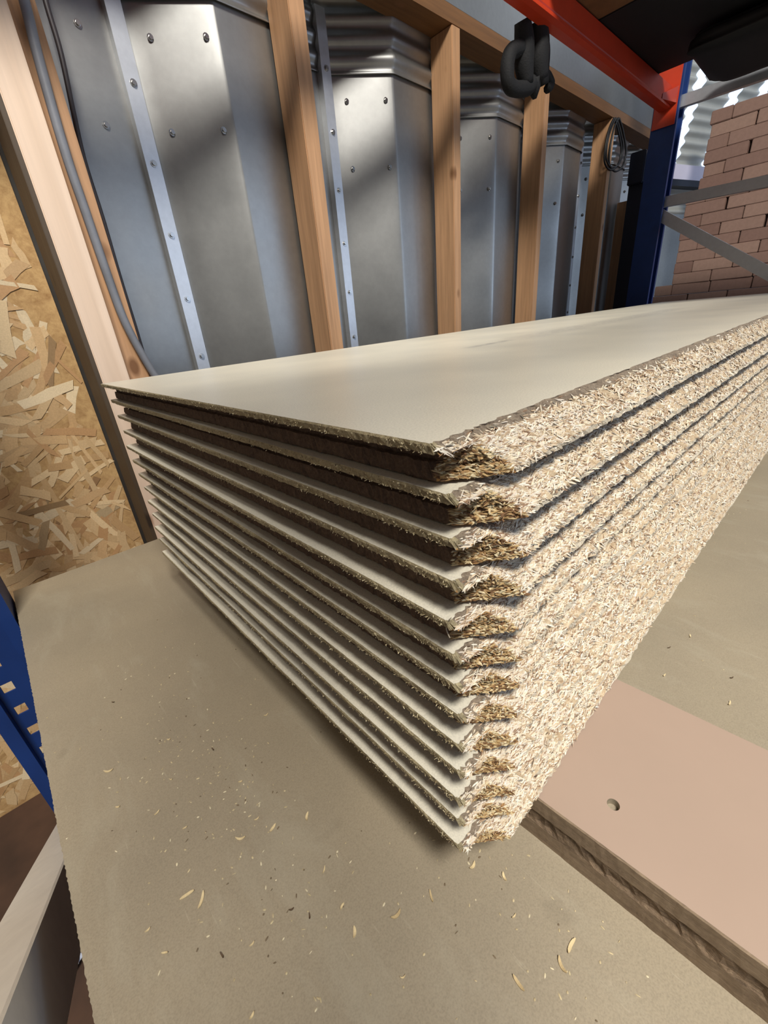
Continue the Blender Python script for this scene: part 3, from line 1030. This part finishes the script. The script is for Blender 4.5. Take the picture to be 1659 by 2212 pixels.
# front overhead beam carrying the deck
beam(-0.345, -0.295, 0.792, 0.872, 'orange steel beam along the front of the overhead shelf')
nu, nv = 44, 30
v = []; f = []
for a in range(nv + 1):
    ph = math.pi * a / nv
    for b in range(nu):
        th = 2 * math.pi * b / nu
        def se(c, e): return math.copysign(abs(c) ** e, c)
        x = se(math.sin(ph), 0.4) * se(math.cos(th), 0.2); y = se(math.sin(ph), 0.4) * se(math.sin(th), 0.2); z = se(math.cos(ph), 0.5)
        w = 0.02 * math.sin(9 * x + 4 * y) + 0.016 * math.sin(13 * y - 5 * z) + 0.012 * math.sin(17 * x * z)
        px, py, pz = 2.278 + 0.21 * x * (1 + w), 0.17 + 0.41 * y * (1 + w), 0.8325 + 0.036 * z * (1 + w)
        v.append((px, py, pz))
for a in range(nv):
    for b in range(nu):
        f.append((a * nu + b, (a + 1) * nu + b, (a + 1) * nu + (b + 1) % nu, a * nu + (b + 1) % nu))
me = bpy.data.meshes.new('tarpaulin_bag'); me.from_pydata(v, [], f); me.update()
for p in me.polygons: p.use_smooth = True
tag(link('tarpaulin_bag', me, 'tarp'), 'black tarpaulin bag slung under the overhead black deck board', 'bag')

# ------------------------------------------------------------------ hanging strap bundle
HY = 0.80
def at(px, py, y=HY): return Vector(hit(px, py, 1, y))
root = empty('strap_bundle', at(1150, 120)); tag(root, 'black webbing strap bundle hanging from the orange overhead beam', 'strap')
inv = Matrix.Translation(-root.location)
mb = MB()
# folded body: flat lobes side by side
for (xa, ya, xb, yb, r, dy) in ((1128, 44, 1136, 182, 0.026, 0.0), (1152, 50, 1158, 176, 0.028, -0.012), (1172, 70, 1176, 182, 0.022, 0.006), (1140, 40, 1150, 150, 0.024, 0.016)):
    a = at(xa, ya) + Vector((0, dy, 0)); b = at(xb, yb) + Vector((0, dy, 0))
    pts = [a.lerp(b, t) + Vector((0.004 * math.sin(7 * t), 0, 0)) for t in np.linspace(0, 1, 12)]
    mb.tube(pts, r, 10, rad=[r * (0.7 + 0.45 * math.sin(math.pi * (0.12 + 0.8 * t))) for t in np.linspace(0, 1, 12)])
o = mb.build('folded_webbing', 'black', root, smooth=True); o.matrix_parent_inverse = inv
mb = MB()
lp = spline([at(1126, 104), at(1104, 112), at(1096, 140), at(1098, 178), at(1112, 192), at(1140, 190), at(1150, 178)], 6)
mb.tube(lp, 0.020, 10)
o = mb.build('loop', 'black', root, smooth=True); o.matrix_parent_inverse = inv
mb = MB(); mb.tube([at(1152, 170), at(1154, 195), at(1155, 214)], 0.02, 8, rad=[0.026, 0.018, 0.006])
o = mb.build('strap_end', 'black', root, smooth=True); o.matrix_parent_inverse = inv
mb = MB(); mb.tube(spline([at(1168, 150), at(1184, 165), at(1190, 182), at(1182, 192)], 5), 0.013, 8)
o = mb.build('ratchet_handle', 'black', root, smooth=True); o.matrix_parent_inverse = inv
mb = MB()
zt = 0.862
p0 = at(1136, 60)
mb.tube(spline([p0, Vector((p0.x, 0.792, 0.80)), Vector((p0.x, 0.791, zt)), Vector((p0.x, 0.76, zt + 0.004)), Vector((p0.x, 0.728, zt)), Vector((p0.x, 0.728, 0.84))], 4), 0.004, 6)
o = mb.build('hanging_cord', 'black', root, smooth=True); o.matrix_parent_inverse = inv

# ------------------------------------------------------------------ cables
def cable(name, pts, r, mat, label):
    mb = MB(); mb.tube(spline(pts, 8), r, 8)
    return tag(mb.build(name, mat, smooth=True), label, 'cable')


cable('cable', [Vector(hit(px, py, 1, 1.018)) for px, py in ((-10, -220), (52, 0), (80, 113), (115, 240), (148, 350), (183, 452), (234, 600), (272, 700), (332, 808), (380, 870), (420, 960))],
      0.0085, 'cable_grey', 'grey sheathed cable running down the pale timber stud')
cable('cable', [Vector(hit(px, py, 1, 1.14)) for px, py in ((72, -120), (98, 0), (131, 113), (158, 240), (183, 350), (221, 470), (256, 590), (290, 700), (318, 790), (360, 900))],
      0.005, 'cable_dark', 'dark thin cable against the steel lining beside the orange stud')
root = empty('cable_coil', Vector(hit(1330, 250, 1, 1.0))); tag(root, 'loose coil of thin black cable hanging from the top plate', 'cable')
inv = Matrix.Translation(-root.location)
for k, (dx, dz) in enumerate(((0, 0), (6, 8), (-4, 5))):
    pts = [Vector(hit(px + dx, py + dz * (py > 300), 1, 0.98)) for px, py in ((1330, 255), (1320, 278), (1312, 310), (1310, 345), (1322, 362), (1338, 352), (1346, 320), (1340, 285), (1332, 256))]
    mb = MB(); mb.tube(spline(pts, 6), 0.0045, 6)
    o = mb.build('loop', 'cable_black', root, smooth=True); o.matrix_parent_inverse = inv

# ------------------------------------------------------------------ chips and dust on the shelf board
chips = [(405, 1935, 0.016, 60, 0), (435, 1945, 0.017, 95, 0), (932, 1937, 0.012, 100, 1), (855, 1975, 0.013, 60, 1), (1235, 2045, 0.016, 70, 0),
         (1215, 2085, 0.013, 100, 1), (1120, 2125, 0.014, 110, 1), (365, 1598, 0.006, 30, 0), (370, 1684, 0.005, 10, 0), (340, 1757, 0.008, 80, 0),
         (255, 1744, 0.006, 30, 0), (400, 1790, 0.006, 60, 0), (555, 1770, 0.007, 60, 0), (520, 1690, 0.006, 40, 0), (520, 1810, 0.013, 10, 0),
         (590, 1790, 0.011, 80, 0), (235, 1665, 0.014, 25, 0), (630, 1965, 0.006, 40, 2), (669, 1980, 0.006, 100, 2), (545, 2040, 0.006, 70, 0),
         (480, 2065, 0.007, 120, 2), (357, 2060, 0.007, 10, 0), (320, 2010, 0.006, 70, 0), (545, 2195, 0.006, 80, 0), (665, 1765, 0.011, 95, 0),
         (740, 1960, 0.007, 80, 0), (765, 2015, 0.010, 95, 0), (870, 2110, 0.006, 30, 0), (1020, 1870, 0.010, 70, 0), (1090, 1895, 0.009, 100, 0),
         (1110, 1980, 0.006, 60, 0), (700, 1880, 0.008, 90, 0), (460, 1620, 0.006, 120, 2), (575, 1545, 0.008, 60, 0), (245, 1518, 0.005, 10, 2),
         (1435, 1460, 0.007, 60, 0), (1490, 1375, 0.008, 80, 0), (1445, 1400, 0.006, 30, 2), (1575, 1520, 0.010, 70, 0), (1580, 1465, 0.006, 20, 2)]
for (px, py, L, deg, tone) in chips:
    L *= 0.62
    p = hit(px, py, 2, BASE_TOP)
    a = math.radians(deg); d = Vector((R[0][0] * math.cos(a) - R[1][0] * math.sin(a), R[0][1] * math.cos(a) - R[1][1] * math.sin(a), 0)).normalized()
    s = Vector((-d.y, d.x, 0)); w = min(0.002, L * random.uniform(0.18, 0.34)); t = 0.0008
    c = Vector(p); n = 6
    v = []; f = []
    curl = random.uniform(-0.16, 0.16)
    for q in range(n + 1):
        u = q / n - 0.5
        cc = c + d * (u * L) + s * (curl * L * (1 - 4 * u * u)) + Vector((0, 0, 0.0012 * 4 * u * u))
        ww = w * (0.55 + 0.45 * math.cos(u * 2.4)) * (0.4 if abs(u) == 0.5 else 1)
        for zz in (0.0001, t):
            v += [tuple(cc - s * ww / 2 + Vector((0, 0, zz))), tuple(cc + s * ww / 2 + Vector((0, 0, zz)))]
    for q in range(n):
        b = q * 4
        f += [(b, b + 1, b + 5, b + 4), (b + 2, b + 6, b + 7, b + 3), (b, b + 4, b + 6, b + 2), (b + 1, b + 3, b + 7, b + 5)]
    f += [(0, 2, 3, 1), (n * 4, n * 4 + 1, n * 4 + 3, n * 4 + 2)]
    me = bpy.data.meshes.new('wood_chip'); me.from_pydata(v, [], f); me.update()
    ca = me.color_attributes.new('Col', 'FLOAT_COLOR', 'POINT')
    base = [lin(226, 206, 162), lin(196, 174, 132), lin(96, 78, 58)][tone]
    ca.data.foreach_set('color', [x for _ in v for x in (*base, 1)])
    o = link('wood_chip', me, 'strand')
    tag(o, ['pale curled wood chip lying on the dusty shelf board', 'tan wood chip lying on the dusty shelf board', 'dark wood crumb lying on the dusty shelf board'][tone],
        'wood chip', ['pale chips on the shelf board', 'tan chips on the shelf board', 'dark crumbs on the shelf board'][tone])

n = 650
cl = rng.random(n)
P = np.stack([rng.uniform(-0.2, 0.9, n), rng.uniform(-0.34, 0.5, n), np.full(n, BASE_TOP + 0.0002)], 1)
c2 = cl < 0.45
P[c2, 0] = rng.normal(-0.09, 0.035, c2.sum()); P[c2, 1] = rng.normal(0.19, 0.11, c2.sum())
c3 = cl > 0.85
P[c3, 0] = rng.normal(0.02, 0.04, c3.sum()); P[c3, 1] = rng.normal(-0.05, 0.05, c3.sum())
bad = (P[:, 0] > 0.06) & (P[:, 0] < 0.25)
bad |= P[:, 0] < -0.2
P = P[~bad]; n = len(P)
th = rng.random(n) * 6.28
D = np.stack([np.cos(th), np.sin(th), rng.normal(0, 0.05, n)], 1)
C = pick([(208, 192, 154), (190, 174, 138), (224, 212, 180), (120, 104, 82), (198, 182, 146)], n, 0.1)
o = flakes('sawdust', P, D, np.tile([[0, 0, 1.0]], (n, 1)), rng.uniform(0.0008, 0.0035, n), rng.uniform(0.0005, 0.0014, n), np.full(n, 0.0006), C, 'strand')
tag(o, 'fine pale sawdust scattered over the shelf board', 'sawdust', kind='stuff')

# crumpled plastic scraps on the floor, seen past the shelf's edge
for (px, py, r, lb) in ((120, 2120, 0.03, 'small crumpled grey-white plastic scrap on the floor'), (150, 1985, 0.03, 'larger crumpled grey plastic sheet on the floor')):
    p = hit(px, py, 2, FLOOR)
    v = []; f = []
    for a in range(7):
        for b in range(12):
            ph = math.pi * (a + 0.5) / 7; th = 2 * math.pi * b / 12
            rr = r * random.uniform(0.7, 1.25)
            v.append((p[0] + rr * math.sin(ph) * math.cos(th) * 1.5, p[1] + rr * math.sin(ph) * math.sin(th), FLOOR + max(0.001, 0.4 * r + 0.45 * rr * math.cos(ph))))
    for a in range(6):
        for b in range(12):
            f.append((a * 12 + b, (a + 1) * 12 + b, (a + 1) * 12 + (b + 1) % 12, a * 12 + (b + 1) % 12))
    f += [tuple(range(12)), tuple(range(72, 84))[::-1]]
    me = bpy.data.meshes.new('plastic_scrap'); me.from_pydata(v, [], f); me.update()
    tag(link('plastic_scrap', me, 'plastic'), lb, 'plastic scrap')
